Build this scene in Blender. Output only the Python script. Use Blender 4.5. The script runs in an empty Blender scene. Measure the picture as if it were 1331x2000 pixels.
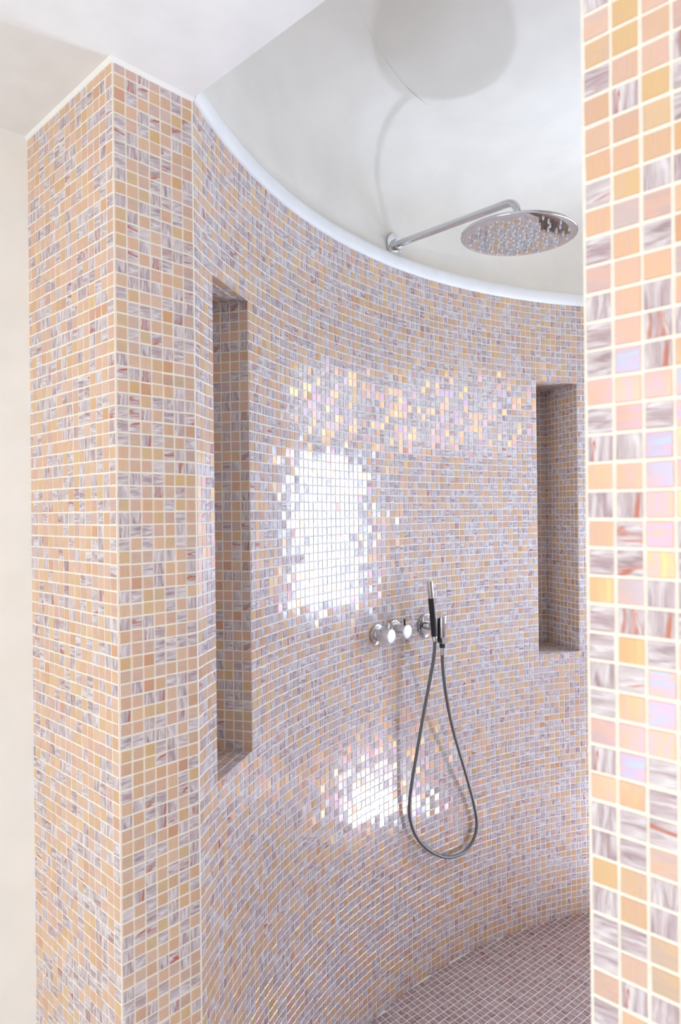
import bpy, math, random
import numpy as np
from mathutils import Vector, Matrix

random.seed(7)
rng = np.random.default_rng(11)
scene = bpy.context.scene
col = scene.collection

# ------------------------------------------------------------------ camera
CAMZ = 1.458                      # eye height above the shower floor
F = 1333.3                        # focal length in pixels of the 1331 x 2000 frame
ROLL = 0.0105
cam_d = bpy.data.cameras.new('camera')
cam_d.sensor_fit = 'VERTICAL'; cam_d.sensor_height = 36; cam_d.sensor_width = 24; cam_d.lens = 24
cam_d.clip_start = .02
cam_d.dof.use_dof = True; cam_d.dof.focus_distance = 1.85; cam_d.dof.aperture_fstop = 9
cam = bpy.data.objects.new('camera', cam_d); col.objects.link(cam)
cr, sr = math.cos(ROLL), math.sin(ROLL)
cam.matrix_world = Matrix(((cr, sr, 0, 0), (0, 0, -1, 0), (-sr, cr, 0, CAMZ), (0, 0, 0, 1)))
scene.camera = cam
scene.cycles.caustics_reflective = False; scene.cycles.caustics_refractive = False

# ------------------------------------------------------------------ plan of the place (metres; camera stands at 0,0)
UP = Vector((0, 0, 1))
TOP = CAMZ + .735                 # top of the tiling = level of the bathroom ceiling
DOME = CAMZ + 1.12                # ceiling inside the shower
P = .0215                         # tile pitch
CC = Vector((1.276, .971)); RR = 1.55          # the curved wall
A_U = math.radians(-43.6)
U = Vector((math.cos(A_U), math.sin(A_U)))      # along the partition
N = Vector((-U.y, U.x))                         # from the bathroom into the shower
NICHE_EDGE = math.atan2(1.297 - CC.y, -.2395 - CC.x)   # near edge of the first niche, on the curve
_a = NICHE_EDGE + (4 * P + .0022) / RR
A = Vector((CC.x + RR * math.cos(_a), CC.y + RR * math.sin(_a)))   # inner corner of the entrance wall, four tiles before it
C0 = A - N * .1525                              # outer corner
L0 = C0 - U * .3320                             # where it meets the plain left wall
E0 = Vector((.1895, .527))                      # free edge of the right-hand wall
TILE = .0187
ROWS = 102
INN = A.dot(N)                                  # level of the inner faces along N
def uv2(u, n): return U * u + N * n
uB = E0.dot(U); B = uv2(uB, INN)
Q = uv2(uB + 1.5, INN)
P1 = Vector((1.07, CC.y + math.sqrt(RR**2 - (1.07 - CC.x)**2)))
P2 = Vector((1.60, 2.31)); P3 = Vector((1.93, 1.70)); P4 = Vector((1.93, .55))
WIN1 = (.05, .53, CAMZ - .47, CAMZ + .30)       # along P1-P2, sill, head
WIN2 = (.03, .66, CAMZ + .30, CAMZ + .72)       # along P2-P3
WIN4 = (.05, .53, CAMZ + .34, CAMZ + .72)       # small upper light above the first
ROOM_D = 2.6; ROOM_W = 3.0
WIN3 = (.12, 1.40, .06, 2.14)                    # in the bathroom wall behind the camera

# ------------------------------------------------------------------ light
world = bpy.data.worlds.new('sky'); scene.world = world; world.use_nodes = True
bg = world.node_tree.nodes['Background']
bg.inputs['Color'].default_value = (.72, .84, 1, 1); bg.inputs['Strength'].default_value = 1.0

def window_light(name, a, b, win, energy, color, inward, back=.03):
    d = (b - a).normalized()
    w = win[1] - win[0]; h = win[3] - win[2]
    c = a + d * (win[0] + w / 2) - inward * back
    ld = bpy.data.lights.new(name, 'AREA'); ld.shape = 'RECTANGLE'; ld.size = w; ld.size_y = h
    ld.energy = energy; ld.color = color
    o = bpy.data.objects.new(name, ld); col.objects.link(o)
    z = Vector((-inward.x, -inward.y, 0)); y = UP; x = y.cross(z)
    o.matrix_world = Matrix(((x.x, y.x, z.x, c.x), (x.y, y.y, z.y, c.y), (x.z, y.z, z.z, win[2] + h / 2), (0, 0, 0, 1)))
    return o
def inward_of(a, b):
    d = (b - a).normalized(); n = Vector((-d.y, d.x))
    return n if n.dot(Vector((.7, 1.5)) - (a + b) / 2) > 0 else -n
window_light('daylight', P1, P2, WIN1, 19, (.56, .74, 1), inward_of(P1, P2))
window_light('daylight', P2, P3, WIN2, 2.2, (.85, .92, 1), inward_of(P2, P3))
window_light('daylight', P1, P2, WIN4, 1.5, (.85, .92, 1), inward_of(P1, P2))
RB = L0.dot(N) - ROOM_D                           # back wall of the bathroom
uL = L0.dot(U)
window_light('daylight', uv2(uL, RB), uv2(uL + ROOM_W, RB), WIN3, 20, (1, .985, .965), N)
FILL_WIN = (1.66, 2.24, .45, 2.05)  # added side opening, there to brighten the free end of the entrance wall
window_light('daylight', uv2(uL + ROOM_W, RB), uv2(uL + ROOM_W, INN), FILL_WIN, 15, (1, .985, .965), -U)  # fill light through the added side window

vs = scene.view_settings
vs.view_transform = 'Standard'; vs.look = 'None'; vs.gamma = 1; vs.exposure = 0.5; vs.use_curve_mapping = False

# ------------------------------------------------------------------ materials
def srgb(r, g, b):
    f = lambda c: c / 12.92 if c <= .04045 else ((c + .055) / 1.055) ** 2.4
    return (f(r / 255), f(g / 255), f(b / 255), 1)
def mat(name):
    m = bpy.data.materials.new(name); m.use_nodes = True
    nt = m.node_tree
    return m, nt, nt.nodes['Principled BSDF']
def node(nt, t, **kw):
    n = nt.nodes.new(t)
    for k, v in kw.items(): setattr(n, k, v)
    return n
def ramp(nt, stops, interp='LINEAR'):
    r = nt.nodes.new('ShaderNodeValToRGB'); cr_ = r.color_ramp; cr_.interpolation = interp
    while len(cr_.elements) < len(stops): cr_.elements.new(.5)
    for e, (p, c) in zip(cr_.elements, stops): e.position = p; e.color = c
    return r
def math_node(nt, op, a=None, b=None, c=None, clamp=False):
    m = nt.nodes.new('ShaderNodeMath'); m.operation = op; m.use_clamp = clamp
    for i, v in enumerate((a, b, c)):
        if v is None: continue
        if isinstance(v, (int, float)): m.inputs[i].default_value = v
        else: nt.links.new(v, m.inputs[i])
    return m.outputs[0]
def mixc(nt, fac, a, b):
    m = nt.nodes.new('ShaderNodeMix'); m.data_type = 'RGBA'
    for s, v in ((m.inputs[0], fac), (m.inputs[6], a), (m.inputs[7], b)):
        if isinstance(v, (int, float)): s.default_value = v
        elif isinstance(v, tuple): s.default_value = v
        else: nt.links.new(v, s)
    return m.outputs[2]

def make_tile_material():
    m, nt, b = mat('glass_mosaic')
    L = nt.links.new
    at = node(nt, 'ShaderNodeAttribute', attribute_name='tv')
    sp = node(nt, 'ShaderNodeSeparateXYZ'); L(at.outputs['Vector'], sp.inputs[0])
    r1, r2, r3 = sp.outputs
    uv = node(nt, 'ShaderNodeUVMap', uv_map='uv')
    us = node(nt, 'ShaderNodeSeparateXYZ'); L(uv.outputs[0], us.inputs[0])
    # streak coordinates: stretched one way or the other, seeded per tile
    sw = math_node(nt, 'GREATER_THAN', r3, .5)
    inv = math_node(nt, 'SUBTRACT', 1.0, sw)
    def pick(a, c):
        return math_node(nt, 'ADD', math_node(nt, 'MULTIPLY', a, sw), math_node(nt, 'MULTIPLY', c, inv))
    su = pick(us.outputs[0], us.outputs[1]); sv = pick(us.outputs[1], us.outputs[0])
    seed = math_node(nt, 'MULTIPLY', math_node(nt, 'ADD', r2, math_node(nt, 'MULTIPLY', r1, 3.7)), 97.0)
    cb = node(nt, 'ShaderNodeCombineXYZ')
    L(math_node(nt, 'MULTIPLY', su, .55), cb.inputs[0]); L(math_node(nt, 'MULTIPLY', sv, 3.2), cb.inputs[1]); L(seed, cb.inputs[2])
    n1 = node(nt, 'ShaderNodeTexNoise'); n1.inputs['Scale'].default_value = 1.0; n1.inputs['Detail'].default_value = 3
    n1.inputs['Distortion'].default_value = .8
    L(cb.outputs[0], n1.inputs['Vector'])
    cb2 = node(nt, 'ShaderNodeCombineXYZ')
    L(math_node(nt, 'MULTIPLY', su, .5), cb2.inputs[0]); L(math_node(nt, 'MULTIPLY', sv, 2.2), cb2.inputs[1])
    L(math_node(nt, 'ADD', seed, 31.0), cb2.inputs[2])
    n2 = node(nt, 'ShaderNodeTexNoise'); n2.inputs['Scale'].default_value = 1.0; n2.inputs['Detail'].default_value = 2
    n2.inputs['Distortion'].default_value = 1.2
    L(cb2.outputs[0], n2.inputs['Vector'])
    # plain, pearly tiles
    solid = ramp(nt, [(0, srgb(219, 191, 162)), (.25, srgb(213, 177, 149)), (.5, srgb(217, 189, 167)), (.72, srgb(206, 173, 152)),
                      (.88, srgb(213, 187, 144)), (1, srgb(205, 160, 128))])
    L(r2, solid.inputs[0])
    # streaked tiles: mauve glass with white and rust swirls
    mauve = ramp(nt, [(0, srgb(178, 160, 164)), (.3, srgb(192, 178, 181)), (.55, srgb(184, 164, 168)), (.8, srgb(200, 188, 190)), (1, srgb(168, 146, 152))])
    L(r2, mauve.inputs[0])
    wfac = ramp(nt, [(.46, (0, 0, 0, 1)), (.66, (1, 1, 1, 1))]); L(n1.outputs['Fac'], wfac.inputs[0])
    c = mixc(nt, math_node(nt, 'MULTIPLY', wfac.outputs[0], .85), mauve.outputs[0], srgb(226, 220, 222))
    dfac = ramp(nt, [(.30, (1, 1, 1, 1)), (.44, (0, 0, 0, 1))]); L(n1.outputs['Fac'], dfac.inputs[0])
    c = mixc(nt, math_node(nt, 'MULTIPLY', dfac.outputs[0], .45), c, srgb(112, 78, 84))
    rfac = ramp(nt, [(.55, (0, 0, 0, 1)), (.70, (1, 1, 1, 1))]); L(n2.outputs['Fac'], rfac.inputs[0])
    c = mixc(nt, math_node(nt, 'MULTIPLY', rfac.outputs[0], math_node(nt, 'GREATER_THAN', r2, .62)), c, srgb(184, 108, 84))
    streaked = math_node(nt, 'GREATER_THAN', r1, .47)
    base = mixc(nt, streaked, solid.outputs[0], c)
    # floor tiles come from a darker, browner batch
    dark = mixc(nt, math_node(nt, 'GREATER_THAN', r1, 1.0), (1, 1, 1, 1), (.76, .64, .62, 1))
    mul = nt.nodes.new('ShaderNodeMix'); mul.data_type = 'RGBA'; mul.blend_type = 'MULTIPLY'; mul.inputs[0].default_value = 1
    L(base, mul.inputs[6]); L(dark, mul.inputs[7])
    L(mul.outputs[2], b.inputs['Base Color'])
    b.inputs['IOR'].default_value = 1.52
    b.inputs['Roughness'].default_value = .13
    L(math_node(nt, 'SUBTRACT', .5, math_node(nt, 'MULTIPLY', streaked, .22)), b.inputs['Specular IOR Level'])
    # interference film on the plain tiles
    film = math_node(nt, 'ADD', math_node(nt, 'MULTIPLY', r3, 45.0), math_node(nt, 'MULTIPLY', n2.outputs['Fac'], 85.0))
    film = math_node(nt, 'ADD', film, 72.0)
    film = math_node(nt, 'MULTIPLY', film, math_node(nt, 'SUBTRACT', 1.0, math_node(nt, 'MULTIPLY', streaked, .999)))
    L(film, b.inputs['Thin Film Thickness'])
    b.inputs['Thin Film IOR'].default_value = 1.95
    return m
M_TILE = make_tile_material()

def plain(name, color, rough=.5, metal=0, bump=0, bscale=60, spec=.5):
    m, nt, b = mat(name)
    tn = node(nt, 'ShaderNodeTexNoise'); tn.inputs['Scale'].default_value = bscale; tn.inputs['Detail'].default_value = 4
    tc = node(nt, 'ShaderNodeTexCoord'); nt.links.new(tc.outputs['Object'], tn.inputs['Vector'])
    v = .035 if metal == 0 else .01
    lo = tuple(c * (1 - v) for c in color[:3]) + (1,); hi = tuple(min(1, c * (1 + v)) for c in color[:3]) + (1,)
    r = ramp(nt, [(.3, lo), (.7, hi)]); nt.links.new(tn.outputs['Fac'], r.inputs[0])
    nt.links.new(r.outputs[0], b.inputs['Base Color'])
    b.inputs['Roughness'].default_value = rough; b.inputs['Metallic'].default_value = metal
    b.inputs['Specular IOR Level'].default_value = spec
    if bump:
        bn = node(nt, 'ShaderNodeBump'); bn.inputs['Strength'].default_value = bump; bn.inputs['Distance'].default_value = .002
        nt.links.new(tn.outputs['Fac'], bn.inputs['Height']); nt.links.new(bn.outputs[0], b.inputs['Normal'])
    return m
M_GROUT = plain('grout', srgb(238, 231, 219), .8, bump=.3, bscale=400)
M_PLASTER = plain('plaster', srgb(240, 238, 233), .85, bump=.03, bscale=9, spec=.25)
M_DOME = plain('plaster_cream', srgb(236, 230, 220), .85, bump=.03, bscale=9, spec=.25)
M_BAND = plain('plaster_smooth', srgb(240, 239, 238), .6, bump=.05, bscale=14, spec=.3)
M_FLOORSTONE = plain('floor_stone', srgb(186, 184, 182), .35, bscale=6)
M_CHROME = plain('chrome', (.70, .71, .73, 1), .05, 1, bscale=3)
M_CAP = plain('satin_chrome', (.93, .93, .93, 1), .3, 1, bscale=30)
M_STEEL = plain('brushed_steel', (.66, .65, .64, 1), .22, 1, bscale=30)
M_BLACK = plain('black_rubber', (.018, .019, .022, 1), .38, bscale=200)
M_HOSE = plain('grey_hose', srgb(118, 117, 116), .42, .35, bscale=300)
M_NOZZLE = plain('clear_silicone', (.84, .85, .86, 1), .12, bscale=200)
M_FRAME = plain('painted_wood', srgb(236, 236, 234), .4, bscale=20)

# ------------------------------------------------------------------ mesh helpers
def new_obj(name, verts, faces, m, parent=None, smooth=False):
    me = bpy.data.meshes.new(name); me.from_pydata([tuple(v) for v in verts], [], faces); me.update()
    if smooth: me.polygons.foreach_set('use_smooth', [True] * len(me.polygons))
    me.materials.append(m)
    o = bpy.data.objects.new(name, me); col.objects.link(o)
    if parent: o.parent = parent
    return o
def tag(o, label=None, cat=None, group=None, kind=None):
    for k, v in (('label', label), ('category', cat), ('group', group), ('kind', kind)):
        if v: o[k] = v
    return o
def empty(name, loc=(0, 0, 0)):
    o = bpy.data.objects.new(name, None); o.empty_display_size = .05; col.objects.link(o); o.location = loc; return o
def frame_of(axis):
    z = axis.normalized()
    x = (Vector((0, 0, 1)) if abs(z.z) < .9 else Vector((1, 0, 0))).cross(z).normalized()
    return x, z.cross(x), z
def lathe(name, prof, origin, axis, m, parent, seg=40):
    """prof: (radius, distance along the axis) from one end to the other; closed on the axis."""
    prof = [(prof[0][0] * .85, prof[0][1])] + list(prof) + [(prof[-1][0] * .85, prof[-1][1])]
    x, y, z = frame_of(axis); vs_, fs = [], []
    for r, h in prof:
        for k in range(seg):
            a = 2 * math.pi * k / seg
            vs_.append(origin + z * h + (x * math.cos(a) + y * math.sin(a)) * r)
    for i in range(len(prof) - 1):
        for k in range(seg):
            k2 = (k + 1) % seg
            fs.append((i * seg + k, i * seg + k2, (i + 1) * seg + k2, (i + 1) * seg + k))
    fs.append(tuple(range(seg))[::-1]); n = (len(prof) - 1) * seg; fs.append(tuple(range(n, n + seg)))
    o = new_obj(name, vs_, fs, m, None, True)
    local_parent(o, parent)
    auto_sharp(o)
    return o
def local_parent(o, parent):
    if parent:
        o.parent = parent
        mw = parent.matrix_basis.inverted() if parent.parent is None else (parent.parent.matrix_basis @ parent.matrix_basis).inverted()
        if parent.type == 'EMPTY' or parent.parent is not None:
            o.data.transform(mw)
def auto_sharp(o, ang=35):
    o.data.set_sharp_from_angle(angle=math.radians(ang))
def tube(name, path, rad, m, parent, seg=16, smooth=True, cap=True):
    path = [Vector(p) for p in path]; n = len(path)
    rads = rad if hasattr(rad, '__len__') else [rad] * n
    t = [(path[min(i + 1, n - 1)] - path[max(i - 1, 0)]).normalized() for i in range(n)]
    x, y, _ = frame_of(t[0]); vs_, fs = [], []
    for i in range(n):
        x = (x - t[i] * x.dot(t[i])).normalized(); y = t[i].cross(x)
        for k in range(seg):
            a = 2 * math.pi * k / seg
            vs_.append(path[i] + (x * math.cos(a) + y * math.sin(a)) * rads[i])
    for i in range(n - 1):
        for k in range(seg):
            k2 = (k + 1) % seg
            fs.append((i * seg + k, i * seg + k2, (i + 1) * seg + k2, (i + 1) * seg + k))
    if cap:
        fs.append(tuple(range(seg))[::-1]); fs.append(tuple(range((n - 1) * seg, n * seg)))
    o = new_obj(name, vs_, fs, m, None, smooth); local_parent(o, parent); auto_sharp(o, 50)
    return o
def catmull(pts, n=14):
    pts = [Vector(p) for p in pts]; out = []
    e = [pts[0] * 2 - pts[1]] + pts + [pts[-1] * 2 - pts[-2]]
    for i in range(1, len(e) - 2):
        p0, p1, p2, p3 = e[i - 1:i + 3]
        for k in range(n):
            t = k / n
            out.append(.5 * ((2 * p1) + (p2 - p0) * t + (2 * p0 - 5 * p1 + 4 * p2 - p3) * t * t + (3 * p1 - p0 - 3 * p2 + p3) * t ** 3))
    out.append(pts[-1]); return out
def ray(px, py):
    dx, dy = px - 665.5, py - 1000
    return Vector(((dx - ROLL * dy) / F, 1, -(dy + ROLL * dx) / F))
def hit_wall(px, py, off=0):
    """point where the pixel's ray meets the curved wall (or a parallel surface standing off it)."""
    d = ray(px, py); r = RR - off; d2 = Vector((d.x, d.y))
    a = d2.dot(d2); b = -2 * d2.dot(CC); c = CC.dot(CC) - r * r
    t = (-b + math.sqrt(b * b - 4 * a * c)) / (2 * a)
    return Vector((d.x * t, d.y * t, d.z * t + CAMZ))
def phi_of(p): return math.atan2(p[1] - CC.y, p[0] - CC.x)
def on_wall(phi, z, off=0):
    return Vector((CC.x + (RR - off) * math.cos(phi), CC.y + (RR - off) * math.sin(phi), z))
def wall_n(phi): return Vector((-math.cos(phi), -math.sin(phi), 0))
def v3(p, z=0): return Vector((p[0], p[1], z))
def project(p):
    """world points (n,3) -> pixels (n,2) and depth"""
    dx = F * p[:, 0] / p[:, 1]; dy = -F * (p[:, 2] - CAMZ) / p[:, 1]
    return np.stack([665.5 + dx + ROLL * dy, 1000 + dy - ROLL * dx], 1), p[:, 1]

# ------------------------------------------------------------------ tiles: collected as frames, then built
# one record per tile: centre on the backing, right, up, normal, and the object it belongs to
FIELDS = {}          # owner -> list of (centre, right, up, normal)
OWNER = {}
def add_tile(owner, c, r, u, n):
    FIELDS.setdefault(owner.name, []).append((*c, *r, *u, *n)); OWNER[owner.name] = owner
def tile_plane(owner, origin, right, up, normal, cols, rows, skip=None):
    for i in range(cols):
        for j in range(rows):
            if skip and skip((i + .5) * P, (j + .5) * P): continue
            add_tile(owner, origin + right * ((i + .5) * P) + up * ((j + .5) * P), right, up, normal)

RING = np.array([(-1, -1), (1, -1), (1, 1), (-1, 1)], float) * .5
def tile_verts(w, h):
    v = []
    for ins, z in ((0, -.0008), (.0001, .0003), (.0005, .0008)):
        for x, y in RING: v.append((x * (w - 2 * ins), y * (h - 2 * ins), z))
    return np.array(v)
T_FACES = np.array([(8, 9, 10, 11)] + [(a, b, b + 4, a + 4) for s in (0, 4) for a, b in ((s, s + 1), (s + 1, s + 2), (s + 2, s + 3), (s + 3, s))])
def build_tile_mesh(name, V, tv):
    """V: (n,12,3) vertex blocks, tv: (n,3) random values per tile"""
    n = len(V); me = bpy.data.meshes.new(name)
    nf = len(T_FACES)
    me.vertices.add(n * 12); me.vertices.foreach_set('co', V.reshape(-1))
    fi = (T_FACES[None] + (np.arange(n) * 12)[:, None, None]).reshape(-1)
    me.loops.add(len(fi)); me.loops.foreach_set('vertex_index', fi.astype(np.int32))
    me.polygons.add(n * nf)
    me.polygons.foreach_set('loop_start', np.arange(0, n * nf * 4, 4, dtype=np.int32))
    me.polygons.foreach_set('use_smooth', np.zeros(n * nf, bool))
    me.update(calc_edges=True)
    uvp = np.tile(RING + .5, (3, 1))[T_FACES.reshape(-1)]
    ul = me.uv_layers.new(name='uv'); ul.data.foreach_set('uv', np.tile(uvp, (n, 1)).astype(np.float32).reshape(-1))
    at = me.attributes.new('tv', 'FLOAT_VECTOR', 'FACE')
    at.data.foreach_set('vector', np.repeat(tv, nf, 0).astype(np.float32).reshape(-1))
    me.materials.append(M_TILE)
    return me
def tile_random(n, floor=False, bias=0):
    t = rng.random((n, 3)); t[:, 0] = np.clip(t[:, 0] + bias, 0, .999)
    if floor: t[:, 0] += 1.0
    return t
PROTO = [build_tile_mesh('tile', tile_verts(TILE, TILE)[None], tile_random(1)) for k in range(72)]
PROTO_FLOOR = [build_tile_mesh('tile', tile_verts(TILE, TILE)[None], tile_random(1, True)) for k in range(36)]

def build_fields(owners, quota, visible, floor=False, bias=0):
    protos = PROTO_FLOOR if floor else PROTO
    """owners: names sharing one quota of singly built tiles; visible(px) -> bool mask"""
    rec = []
    for nm in owners:
        a = np.array(FIELDS[nm]); rec.append(a)
    own = np.concatenate([[k] * len(a) for k, a in enumerate(rec)]); a = np.concatenate(rec)
    c, r, u, n = a[:, 0:3], a[:, 3:6], a[:, 6:9], a[:, 9:12]
    num = len(a)
    front = c[:, 1] > .1
    area = np.zeros(num)
    cc = c.copy(); cc[~front] = (0, 1, 0)
    q = [project(cc + r * sx * TILE / 2 + u * sy * TILE / 2)[0] for sx, sy in ((-1, -1), (1, -1), (1, 1), (-1, 1))]
    for k in range(4):
        k2 = (k + 1) % 4
        area += q[k][:, 0] * q[k2][:, 1] - q[k2][:, 0] * q[k][:, 1]
    area = np.abs(area) / 2
    facing = ((np.array((0, 0, CAMZ)) - c) * n).sum(1) > 0
    px = project(cc)[0]
    ok = front & facing & (px[:, 0] > 2) & (px[:, 0] < 1329) & (px[:, 1] > 2) & (px[:, 1] < 1998) & visible(px, own)
    area = np.where(ok, area, 0)
    pickn = np.argsort(-area)[:quota]; pickn = pickn[area[pickn] > 30]
    # every tile sits a little out of true
    tilt = rng.normal(0, .016, (num, 2)); spin = rng.normal(0, .007, num)
    n2 = n + r * tilt[:, :1] + u * tilt[:, 1:]; n2 /= np.linalg.norm(n2, axis=1)[:, None]
    r2 = r + u * spin[:, None]; r2 -= n2 * (r2 * n2).sum(1)[:, None]; r2 /= np.linalg.norm(r2, axis=1)[:, None]
    u2 = np.cross(n2, r2)
    c2 = c + r * rng.normal(0, .00022, (num, 1)) + u * rng.normal(0, .00022, (num, 1)) + n * rng.uniform(0, .0002, (num, 1))
    single = np.zeros(num, bool); single[pickn] = True
    for i in pickn:
        o = bpy.data.objects.new('tile', protos[rng.integers(len(protos))]); col.objects.link(o)
        o.parent = OWNER[owners[own[i]]]
        o.matrix_basis = Matrix(((r2[i, 0], u2[i, 0], n2[i, 0], c2[i, 0]), (r2[i, 1], u2[i, 1], n2[i, 1], c2[i, 1]), (r2[i, 2], u2[i, 2], n2[i, 2], c2[i, 2]), (0, 0, 0, 1)))
    for k, nm in enumerate(owners):
        s = (own == k) & ~single
        if not s.any(): continue
        base = tile_verts(1, 1)
        sz = TILE * rng.normal(1, .012, (s.sum(), 2))
        flat = tile_verts(TILE, TILE)[None].repeat(s.sum(), 0)
        flat[:, :, 0] *= (sz[:, :1] / TILE); flat[:, :, 1] *= (sz[:, 1:] / TILE)
        V = c2[s][:, None] + flat[:, :, :1] * r2[s][:, None] + flat[:, :, 1:2] * u2[s][:, None] + flat[:, :, 2:] * n2[s][:, None]
        o = bpy.data.objects.new('tile_field', build_tile_mesh('tile_field', V, tile_random(s.sum(), floor, bias)))
        col.objects.link(o); o.parent = OWNER[nm]; o['kind'] = 'stuff'

# ------------------------------------------------------------------ curved shower wall
GZ = [TOP - P * k for k in range(ROWS + 1)]         # row joints
R_NT, R_NB = 13, 58                                  # niche rows
PHI0 = phi_of(A)
s_of = lambda phi: (PHI0 - phi) * RR
sA = s_of(NICHE_EDGE); sB = s_of(phi_of(hit_wall(1050, 1000)))
kAB = round((sB - sA) / P); PC = (sB - sA) / kAB     # column pitch
k0 = -int(sA / PC); k1 = int((s_of(phi_of(P1)) - sA) / PC)
NW = 8
def phi_col(k): return PHI0 - (sA + k * PC) / RR
cols_s = [(k, k + 1) for k in range(k0, k1)]
bounds = [PHI0] + [phi_col(k) for k in range(k0, k1 + 1)] + [phi_of(P1)]
verts, faces = [], []
def niche_at(phi_mid, zmid):
    k = ((PHI0 - phi_mid) * RR - sA) / PC
    return ((0 < k < NW) or (kAB < k < kAB + NW)) and GZ[R_NB] < zmid < GZ[R_NT]
zb = [0, GZ[R_NB], GZ[R_NT], TOP]
nb = len(bounds)
for ph in bounds:
    for z in zb: verts.append(on_wall(ph, z))
for i in range(nb - 1):
    for j in range(3):
        if niche_at((bounds[i] + bounds[i + 1]) / 2, (zb[j] + zb[j + 1]) / 2): continue
        faces.append((i * 4 + j, (i + 1) * 4 + j, (i + 1) * 4 + j + 1, i * 4 + j + 1))
# straight hidden sides with the windows, all the same wall
def wall_with_hole(a, b, hole, upper=None, z0=0, z1=TOP):
    """flat wall from a to b; hole and upper are (start, end, sill, head), one above the other"""
    d = (b - a).normalized(); ln = (b - a).length
    hs_ = [h for h in (hole, upper) if h]
    xs = [0, hole[0], hole[1], ln] if hole else [0, ln]
    zs = [z0] + [z for h in hs_ for z in h[2:4]] + [z1]
    base = len(verts)
    for x in xs:
        for z in zs: verts.append(v3(a + d * x, z))
    m = len(zs)
    for i in range(len(xs) - 1):
        for j in range(m - 1):
            if hole and i == 1 and j % 2 == 1: continue
            faces.append((base + i * m + j, base + (i + 1) * m + j, base + (i + 1) * m + j + 1, base + i * m + j + 1))
SIDES = [(P1, P2, WIN1), (P2, P3, WIN2), (P3, P4, None), (P4, Q, None)]
for a, b, h in SIDES: wall_with_hole(a, b, h, WIN4 if h is WIN1 else None)
wall_shower = new_obj('wall_shower', verts, faces, M_GROUT, None, True)
wall_shower.data.set_sharp_from_angle(angle=math.radians(20))
tag(wall_shower, 'tall curved shower wall covered in peach and mauve glass mosaic', 'wall', kind='structure')
for k in range(k0, k1):
    ph = (phi_col(k) + phi_col(k + 1)) / 2; n = wall_n(ph); r = Vector((0, 0, 1)).cross(n)
    for j in range(ROWS):
        if R_NT <= j < R_NB and (0 <= k < NW or kAB <= k < kAB + NW): continue
        add_tile(wall_shower, on_wall(ph, (GZ[j] + GZ[j + 1]) / 2, .0), r, UP, n)
for a, b, h in SIDES:
    inn = inward_of(a, b); n = v3(inn); r = UP.cross(n)
    d = (b - a).normalized(); st = a if r.xy.dot(d) > 0 else b
    ln = (b - a).length; nc = int(ln / P)
    flip = r.xy.dot(d) < 0
    def skip(x, z, h=h, ln=ln, flip=flip):
        if not h: return False
        x = ln - x if flip else x
        return any(g[0] - .008 < x < g[1] + .008 and g[2] - .008 < z < g[3] + .008 for g in ((h, WIN4) if h is WIN1 else (h,)))
    tile_plane(wall_shower, v3(st), r, UP, n, nc, ROWS, skip)

# niches
def build_niche(ka, label):
    pa = on_wall(phi_col(ka), 0); pb = on_wall(phi_col(ka + NW), 0)
    n = wall_n((phi_col(ka) + phi_col(ka + NW)) / 2); out = -n; dep = 9 * P
    z0, z1 = GZ[R_NB], GZ[R_NT]
    qa, qb = pa + out * dep, pb + out * dep
    vs_ = [p + UP * z for z in (z0, z1) for p in (pa, qa, qb, pb)]
    o = new_obj('niche', vs_, [(0, 1, 5, 4), (1, 2, 6, 5), (2, 3, 7, 6), (0, 3, 2, 1), (4, 5, 6, 7)], M_GROUT, wall_shower)
    o['label'] = label
    al = (pb - pa).normalized()
    rows = R_NB - R_NT
    tile_plane(o, pa + UP * z0, out, UP, al, 9, rows)                 # near side
    tile_plane(o, qb + UP * z0, -out, UP, -al, 9, rows)               # far side
    wd = (pb - pa).length; w0 = (wd - NW * P) / 2
    tile_plane(o, qa + al * w0 + UP * z0, al, UP, n, NW, rows)        # back
    tile_plane(o, qa + al * w0 + UP * z0, al, n, UP, NW, 9)           # sill
    tile_plane(o, pa + al * w0 + UP * z1, al, out, -UP, NW, 9)        # head
    return o
niche_a = build_niche(0, 'tall narrow recess nearest the entrance, tiled inside')
niche_b = build_niche(kAB, 'tall recess beside the right-hand wall, tiled inside')

def vis_shower(px, own):
    x, y = px[:, 0], px[:, 1]
    ok = (x > 388) & (x < 1134)
    ina = (x > 421) & (x < 488) & (y > 575) & (y < 1490)
    inb = (x > 1052) & (x < 1132) & (y > 752) & (y < 1272)
    ok &= np.where(own == 1, ina, np.where(own == 2, inb, True))
    return ok
build_fields([wall_shower.name, niche_a.name, niche_b.name], 300, vis_shower, bias=.07)

# ------------------------------------------------------------------ entrance wall: outer face and free end
verts, faces = [], []
for p in (L0 - U * .02, C0, A, A - U * .352):
    verts += [v3(p, 0), v3(p, TOP)]
faces = [(0, 2, 3, 1), (2, 4, 5, 3), (0, 1, 7, 6), (1, 3, 5, 7)]
wall_entrance = new_obj('wall_entrance', verts, faces, M_GROUT)
tag(wall_entrance, 'mosaic-tiled end of the partition standing left of the shower opening', 'wall', kind='structure')
tile_plane(wall_entrance, v3(C0 - U * (16 * P + .001)), v3(U), UP, v3(-N), 16, ROWS)
tile_plane(wall_entrance, v3(C0) + v3(N) * .001, v3(N), UP, v3(U), 7, ROWS)
build_fields([wall_entrance.name], 300, lambda px, own: np.ones(len(px), bool), bias=-.05)

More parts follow.
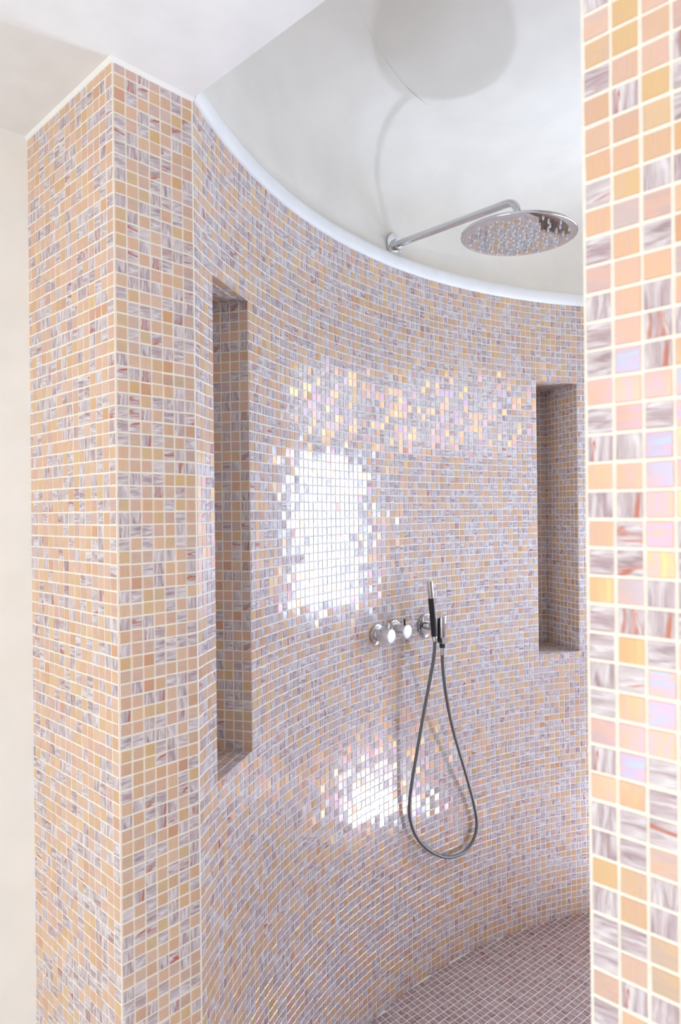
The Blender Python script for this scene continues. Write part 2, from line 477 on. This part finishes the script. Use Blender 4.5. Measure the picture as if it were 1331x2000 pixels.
# ------------------------------------------------------------------ right-hand wall close to the camera
E1 = E0 + U * 1.5
verts = []
for p in (E0, E1, Q, B): verts += [v3(p, 0), v3(p, TOP)]
wall_right = new_obj('wall_right', verts, [(0, 2, 3, 1), (4, 6, 7, 5), (6, 0, 1, 7)], M_GROUT)
tag(wall_right, 'pearly mosaic-tiled wall close to the camera at the right edge', 'wall', kind='structure')
SH = .0098
tile_plane(wall_right, v3(E0, TOP - P * 102 + SH) + v3(U) * .0012, v3(U), UP, v3(-N), 46, ROWS - 1)
tile_plane(wall_right, v3(Q), v3(-U), UP, v3(N), 69, ROWS)
tile_plane(wall_right, v3(B), v3(-N), UP, v3(-U), int((B - E0).length / P), ROWS)
build_fields([wall_right.name], 300, lambda px, own: px[:, 0] > 1130)

# ------------------------------------------------------------------ floors
arc = [PHI0 + (phi_of(P1) - PHI0) * k / 60 for k in range(61)]
outline = [Vector((CC.x + RR * math.cos(a), CC.y + RR * math.sin(a))) for a in arc] + [P2, P3, P4, Q]
floor_shower = new_obj('floor_shower', [v3(p, 0) for p in outline], [tuple(range(len(outline)))[::-1]], M_GROUT)
tag(floor_shower, 'mauve and brown glass mosaic floor of the shower', 'floor', kind='structure')
fa = math.radians(39); fx = Vector((math.cos(fa), math.sin(fa), 0)); fy = Vector((-math.sin(fa), math.cos(fa), 0))
def inside(p):
    if (p - A).dot(N) < 0: return False
    if p.x < P1.x: return (p - CC).length < RR + .004 if p.y > CC.y else True
    for a, b in ((P1, P2), (P2, P3), (P3, P4), (P4, Q)):
        if (p - a).dot(inward_of(a, b)) < 0: return False
    return True
for i in range(-110, 160):
    for j in range(-110, 160):
        c = fx * (i * P) + fy * (j * P)
        if -1 < c.x < 2.1 and -1 < c.y < 2.6 and inside(Vector((c.x, c.y))): add_tile(floor_shower, c, fx, fy, UP)
build_fields([floor_shower.name], 300, lambda px, own: (px[:, 0] < 1134), True)
room = [uv2(uL, RB), uv2(uL + ROOM_W, RB), uv2(uL + ROOM_W, INN), uv2(uL, INN)]
floor = new_obj('floor', [v3(p, -.004) for p in room], [(0, 1, 2, 3)], M_FLOORSTONE)
tag(floor, 'pale stone floor of the bathroom outside the shower', 'floor', kind='structure')

# ------------------------------------------------------------------ bathroom shell
ceiling = new_obj('ceiling', [v3(p, TOP) for p in room], [(3, 2, 1, 0)], M_BAND)
tag(ceiling, 'flat white ceiling above the shower entrance', 'ceiling', kind='structure')
wall_left = new_obj('wall_left', [v3(L0, 0), v3(uv2(uL, RB), 0), v3(uv2(uL, RB), TOP), v3(L0, TOP)], [(0, 1, 2, 3)], M_PLASTER)
tag(wall_left, 'plain off-white plaster wall at the left edge', 'wall', kind='structure')
verts, faces = [], []
wall_with_hole(uv2(uL, RB), uv2(uL + ROOM_W, RB), WIN3)
wall_back = new_obj('wall_back', verts, faces, M_PLASTER)
tag(wall_back, 'white bathroom wall with the wide window behind the viewer', 'wall', kind='structure')
verts, faces = [], []
wall_with_hole(uv2(uL + ROOM_W, RB), uv2(uL + ROOM_W, INN), FILL_WIN)
wall_far_right = new_obj('wall_side', verts, faces, M_PLASTER)
tag(wall_far_right, 'white bathroom side wall out of view to the right', 'wall', kind='structure')

def window_frame(name, a, b, win, inward, label):
    d = (b - a).normalized(); o = empty(name, v3(a + d * win[0], win[2]))
    def bar(nm, x0, x1, z0, z1, t=.012):
        vs_ = []
        for x in (x0, x1):
            for z in (z0, z1):
                for dd in (-.004, t): vs_.append(v3(a + d * x - inward * dd, z))
        ob = new_obj(nm, vs_, [(0, 1, 3, 2), (4, 6, 7, 5), (0, 4, 5, 1), (2, 3, 7, 6), (0, 2, 6, 4), (1, 5, 7, 3)], M_FRAME)
        local_parent(ob, o)
    w = .02
    bar('jamb', win[0], win[0] + w, win[2], win[3]); bar('jamb', win[1] - w, win[1], win[2], win[3])
    bar('head', win[0] + w, win[1] - w, win[3] - w, win[3]); bar('sill', win[0] + w, win[1] - w, win[2], win[2] + (.003 if name == 'window_1' else w))
    tag(o, label, 'window', kind='structure')
    return o
win_a = window_frame('window_1', P1, P2, WIN1, inward_of(P1, P2), 'small white framed shower window hidden behind the right wall')
_d = (P2 - P1).normalized(); _i = inward_of(P1, P2); vs_ = []
for x in (WIN1[0] - .01, WIN1[1] + .01):
    for z in (WIN1[2] - .02, WIN1[2] + .004):
        for q in (-.012, .105): vs_.append(v3(P1 + _d * x + _i * q, z))
local_parent(new_obj('sill_board', vs_, [(0, 1, 3, 2), (4, 6, 7, 5), (0, 4, 5, 1), (2, 3, 7, 6), (0, 2, 6, 4), (1, 5, 7, 3)], M_FRAME), win_a)
window_frame('window_4', P1, P2, WIN4, inward_of(P1, P2), 'small upper light over the hidden shower window')
window_frame('window_2', P2, P3, WIN2, inward_of(P2, P3), 'low wide white framed window high in the shower')
window_frame('added_window', uv2(uL + ROOM_W, RB), uv2(uL + ROOM_W, INN), FILL_WIN, -U, 'added narrow window in the unseen side wall, lighting the end of the entrance wall')
window_frame('window_3', uv2(uL, RB), uv2(uL + ROOM_W, RB), WIN3, N, 'wide white framed bathroom window behind the viewer')

# ------------------------------------------------------------------ plaster above the shower tiling
def sweep_ring(path, prof, closed):
    n = len(path); vs_, fs = [], []
    for i, p in enumerate(path):
        a = path[i - 1] if (i or closed) else None; b = path[(i + 1) % n] if (i < n - 1 or closed) else None
        def nrm(p0, p1):
            d = (p1 - p0).normalized(); return Vector((d.y, -d.x))
        if a is None: m = nrm(p, b)
        elif b is None: m = nrm(a, p)
        else:
            n1, n2 = nrm(a, p), nrm(p, b); m = (n1 + n2) / (1 + n1.dot(n2))
        for off, z in prof: vs_.append(v3(p + m * off, z))
    k = len(prof)
    for i in range(n if closed else n - 1):
        i2 = (i + 1) % n
        for j in range(k - 1): fs.append((i * k + j, i2 * k + j, i2 * k + j + 1, i * k + j + 1))
    return vs_, fs
cove = .19
prof = [(-.012, TOP + .03), (-.012, DOME - cove)] + [(-.012 + cove * (1 - math.cos(t)), DOME - cove + cove * math.sin(t)) for t in [math.pi / 2 * k / 10 for k in range(1, 11)]]
vs_, fs = sweep_ring(outline, prof, False)
def rise(y): return .42 * max(0, 1.82 - y) ** 1.4          # the ceiling lifts towards the entrance
vs_ = [Vector((p.x, p.y, p.z + rise(p.y) if p.z > TOP + .1 else p.z)) for p in vs_]
upper_vs, upper_fs = vs_, fs; vs_, fs = [], []; b0 = 0; G = 30
for i in range(G + 1):
    for j in range(G + 1):
        x, y = -.45 + 2.5 * i / G, -.3 + 2.85 * j / G; vs_.append(Vector((x, y, DOME + rise(y))))
for i in range(G):
    for j in range(G):
        q = b0 + i * (G + 1) + j; fs.append((q, q + 1, q + G + 2, q + G + 1))
dome = new_obj('ceiling_shower', vs_, fs, M_DOME, None, True)
tag(dome, 'cream plaster ceiling over the shower', 'ceiling', kind='structure')
upper = new_obj('wall_upper', upper_vs, upper_fs, M_DOME, None, True)
upper.data.set_sharp_from_angle(angle=math.radians(40))
tag(upper, 'cream plaster upper wall above the tiles, curving into the ceiling', 'wall', kind='structure')
bp = [(-.02, TOP - .001), (.004, TOP - .001), (.008, TOP + .004), (.010, TOP + .014), (.010, TOP + .028), (.007, TOP + .037), (.001, TOP + .042), (-.008, TOP + .044), (-.02, TOP + .044)]
vs_, fs = sweep_ring(outline, bp, False)
band = new_obj('trim_1', vs_, fs, M_BAND, None, True)
tag(band, 'smooth white plaster band running along the top of the curved tiles', 'trim', kind='structure')
# inner face of the lintel over the opening
lint = new_obj('wall_lintel', [v3(A - U * .05, TOP), v3(Q + U * .05, TOP), v3(Q + U * .05, DOME + rise(Q.y)), v3(A - U * .05, DOME + rise(A.y) + .03)], [(0, 1, 2, 3)], M_PLASTER)
tag(lint, 'white plaster lintel edge above the shower opening', 'wall', kind='structure')
# thin plaster bead where the entrance wall meets the ceiling
vs_, fs = sweep_ring([L0, C0, A], [(-.0, TOP - .007), (.0022, TOP - .006), (.005, TOP - .002), (.006, TOP)], False)
bead = new_obj('trim_2', vs_, fs, M_PLASTER)
tag(bead, 'thin uneven plaster bead between entrance tiles and ceiling', 'trim', kind='structure')

# ------------------------------------------------------------------ overhead shower
fl = hit_wall(769, 479, -.012); ph = phi_of(fl); nn = wall_n(ph)
fl = on_wall(ph, CAMZ + .807, -.012)
head = empty('overhead_shower', fl)
tag(head, 'large round chrome rain shower head on a straight wall arm', 'shower head')
lathe('wall_flange', [(.0335, 0), (.0345, .002), (.034, .005), (.030, .007), (.018, .0075), (.0175, .022), (.0165, .024), (.012, .0245)], fl, nn, M_CHROME, head, 48)
for k in range(3):
    a = math.radians(90 + 120 * k); x, y, _ = frame_of(nn)
    lathe('screw', [(.0035, 0), (.0035, .0012), (.0022, .002)], fl + (x * math.cos(a) + y * math.sin(a)) * .0262 + nn * .0066, nn, M_STEEL, head, 12)
arm_l = .424; rb = .034
e = fl + nn * (arm_l - rb)
path = [fl + nn * .01, fl + nn * .15] + [e + nn * (rb * math.sin(t)) - UP * (rb * (1 - math.cos(t))) for t in [math.pi / 2 * k / 10 for k in range(11)]]
hc = path[-1].copy(); PLATE = CAMZ + .711
path.append(Vector((hc.x, hc.y, PLATE + .012)))
tube('arm', path, .0108, M_CHROME, head, 24)
o_ = Vector((hc.x, hc.y, PLATE)); UPT = (UP + nn * .03).normalized(); px_, py_, _ = frame_of(UPT)   # the arm sags a little
lathe('collar', [(.015, .0085), (.016, .010), (.016, .022), (.0125, .025)], o_, UPT, M_CHROME, head, 32)
plate = lathe('spray_plate', [(.1445, 0), (.1475, .0012), (.1482, .004), (.1475, .007), (.143, .0085), (.02, .0095)], o_, UPT, M_CHROME, head, 96)
vs_, fs = [], []
for i in range(14):
    for j in range(8):
        r = .018 + .0155 * j; a = 2 * math.pi * (i + (.5 if j % 2 else 0)) / 14
        if j < 2 and i % 2: continue
        b0 = len(vs_); cq = o_ + px_ * (r * math.cos(a)) + py_ * (r * math.sin(a))
        for rr, dz in ((.0030, .0002), (.0027, -.003), (.0016, -.006)):
            for k in range(8):
                t = 2 * math.pi * k / 8; vs_.append(cq + px_ * (rr * math.cos(t)) + py_ * (rr * math.sin(t)) + UPT * dz)
        for s in (0, 8):
            for k in range(8): fs.append((b0 + s + k, b0 + s + 8 + k, b0 + s + 8 + (k + 1) % 8, b0 + s + (k + 1) % 8))
        fs.append(tuple(b0 + 16 + k for k in range(8))[::-1])
noz = new_obj('nozzles', vs_, fs, M_NOZZLE, None, True); local_parent(noz, head); noz['kind'] = 'stuff'; noz['label'] = 'small clear spray nozzles'

# ------------------------------------------------------------------ valves
def valve(px, py, label, pins):
    p = hit_wall(px, py); ph = phi_of(p); n = wall_n(ph); t = UP.cross(n)
    p = p + n * .0008
    o = empty('shower_valve', p); tag(o, label, 'valve')
    lathe('escutcheon', [(.0295, 0), (.0305, .0015), (.030, .0055), (.027, .0075), (.019, .008)], p, n, M_CHROME, o, 48)
    lathe('body', [(.0195, .006), (.0195, .030), (.0190, .0305), (.0190, .0315), (.0205, .032), (.0205, .052), (.0198, .0532)], p, n, M_CHROME, o, 48)
    lathe('end_cap', [(.0196, .0530), (.0190, .0538), (.0175, .0541)], p, n, M_CAP, o, 48)
    for (nm, m, up, ang, h, ln, r) in pins:
        d = (UP * math.cos(ang) + t * math.sin(ang)) * up
        s = p + n * h
        lathe(nm, [(r, .017), (r, .017 + ln - .001), (r * .8, .017 + ln)], s, d, m, o, 16)
    return o
valve(735.5, 1239, 'left chrome cylinder valve with thin upright and downward pins', [('lever_pin', M_CHROME, 1, .0, .043, .020, .0028), ('stop_pin', M_CHROME, -1, .15, .018, .018, .0022), ('screw', M_BLACK, 1, -.7, .026, .003, .0022)])
valve(768.5, 1230, 'chrome cylinder valve with a short black lever pin', [('lever_pin', M_BLACK, 1, .0, .043, .020, .0030), ('stop_pin', M_CHROME, -1, .5, .020, .010, .0022)])

# ------------------------------------------------------------------ hand shower, its bracket and hose
p = hit_wall(832, 1221); ph = phi_of(p); n = wall_n(ph); t = UP.cross(n)       # t points to the right along the wall
p = p + n * .0008
br = empty('hand_shower_bracket', p); tag(br, 'chrome wall outlet with round flange and upright holder for the hand shower', 'bracket')
lathe('escutcheon', [(.0355, 0), (.0368, .0018), (.036, .006), (.032, .008), (.020, .0085)], p, n, M_CHROME, br, 56)
lathe('spigot', [(.0135, .007), (.0135, .060), (.012, .062)], p, n, M_CHROME, br, 28)
pos = p + n * .066
lathe('outlet_body', [(.0118, -.030), (.0128, -.028), (.0128, .0105), (.0122, .0108), (.0122, .0117), (.0128, .012), (.0128, .0325), (.0120, .0345)], pos, UP, M_CHROME, br, 32)
cl = pos - t * .021
vs_ = []
for sx in (-.009, .012):
    for sy in (-.0045, .0045):
        for sz in (-.042, .030): vs_.append(pos - t * .012 + t * sx * .5 + n * sy + UP * sz)
clip = new_obj('holder_clip', vs_, [(0, 1, 3, 2), (4, 6, 7, 5), (0, 4, 5, 1), (2, 3, 7, 6), (0, 2, 6, 4), (1, 5, 7, 3)], M_BLACK); local_parent(clip, br)
vs_ = []
for sx in (-.012, .012):
    for sy in (-.011, .011):
        for sz in (-.047, -.030): vs_.append(pos + t * sx + n * sy + UP * sz)
blk = new_obj('outlet_block', vs_, [(0, 1, 3, 2), (4, 6, 7, 5), (0, 4, 5, 1), (2, 3, 7, 6), (0, 2, 6, 4), (1, 5, 7, 3)], M_CHROME); local_parent(blk, br)

def at_plane(px, py, off):
    """pixel -> point on the vertical plane standing 'off' in front of the wall at the bracket"""
    d = ray(px, py); o0 = Vector((0, 0, CAMZ)); q = p + n * off
    return o0 + d * ((q - o0).dot(n) / d.dot(n))
hb = at_plane(849.5, 1250, .060); ht = at_plane(839.5, 1135, .066)
ax = (ht - hb).normalized(); ln = (ht - hb).length
hs = empty('hand_shower', hb); tag(hs, 'slim black and steel bar hand shower leaning in its holder', 'hand shower')
lathe('ferrule', [(.0062, -.004), (.0078, -.003), (.0078, .012), (.0072, .013)], hb, ax, M_STEEL, hs, 24)
lathe('grip', [(.0085, .0125), (.0092, .014), (.0092, ln * .715)], hb, ax, M_BLACK, hs, 28)
lathe('spray_tube', [(.0092, ln * .7155), (.0094, ln * .72), (.0094, ln - .001), (.0086, ln)], hb, ax, M_STEEL, hs, 28)

hose_px = [(850, 1253, .060), (848, 1285, .058), (840, 1330, .054), (828, 1395, .047), (816, 1465, .038), (806, 1525, .028), (800.5, 1570, .022), (803, 1605, .019), (818, 1640, .018),
           (845, 1664, .018), (874, 1674, .019), (903, 1666, .021), (923, 1645, .024), (932, 1612, .027), (926, 1568, .031), (908, 1502, .040), (887, 1430, .050), (874, 1370, .058), (866, 1310, .064), (863.5, 1268, .066)]
hp = [at_plane(x, y, o) for x, y, o in hose_px]
hp[-1] = pos - UP * .060
dense = catmull(hp, 10)
# even, fine spacing so that the winding of the hose shows
acc = [0]
for i in range(1, len(dense)): acc.append(acc[-1] + (dense[i] - dense[i - 1]).length)
step = .0016; cnt = int(acc[-1] / step); rs = []; j = 0
for k in range(cnt + 1):
    s = k * step
    while j < len(acc) - 2 and acc[j + 1] < s: j += 1
    f_ = (s - acc[j]) / (acc[j + 1] - acc[j]); rs.append(dense[j].lerp(dense[j + 1], f_))
hose = empty('shower_hose', min(rs, key=lambda v: v.z)); tag(hose, 'grey flexible hose hanging in a long loop below the hand shower', 'hose')
tube('hose_body', rs, [.0052 if k % 2 else .0056 for k in range(len(rs))], M_HOSE, hose, 14)
lathe('end_nut', [(.0095, 0), (.0095, .012), (.008, .014)], pos - UP * .061, UP, M_BLACK, hose, 6)
lathe('end_sleeve', [(.0062, -.022), (.0066, -.02), (.0066, 0)], pos - UP * .061, UP, M_STEEL, hose, 20)

# ------------------------------------------------------------------ added uplight standing in for an unseen low light source behind the right-hand wall
LP = Vector((1.49, 2.25, 0))
up = empty('added_uplight', LP); tag(up, 'added uplight in the shower floor, standing in for an unseen low light source', 'added light')
lathe('rim', [(.085, .0002), (.085, .003), (.078, .0045), (.076, .0012)], LP, UP, M_STEEL, up, 40)
ld = bpy.data.lights.new('uplight', 'AREA'); ld.shape = 'DISK'; ld.size = .11; ld.energy = 13; ld.color = (.66, .79, 1)
lo = bpy.data.objects.new('uplight', ld); col.objects.link(lo); lo.location = LP + UP * .008; lo.rotation_euler = (math.pi, 0, 0)
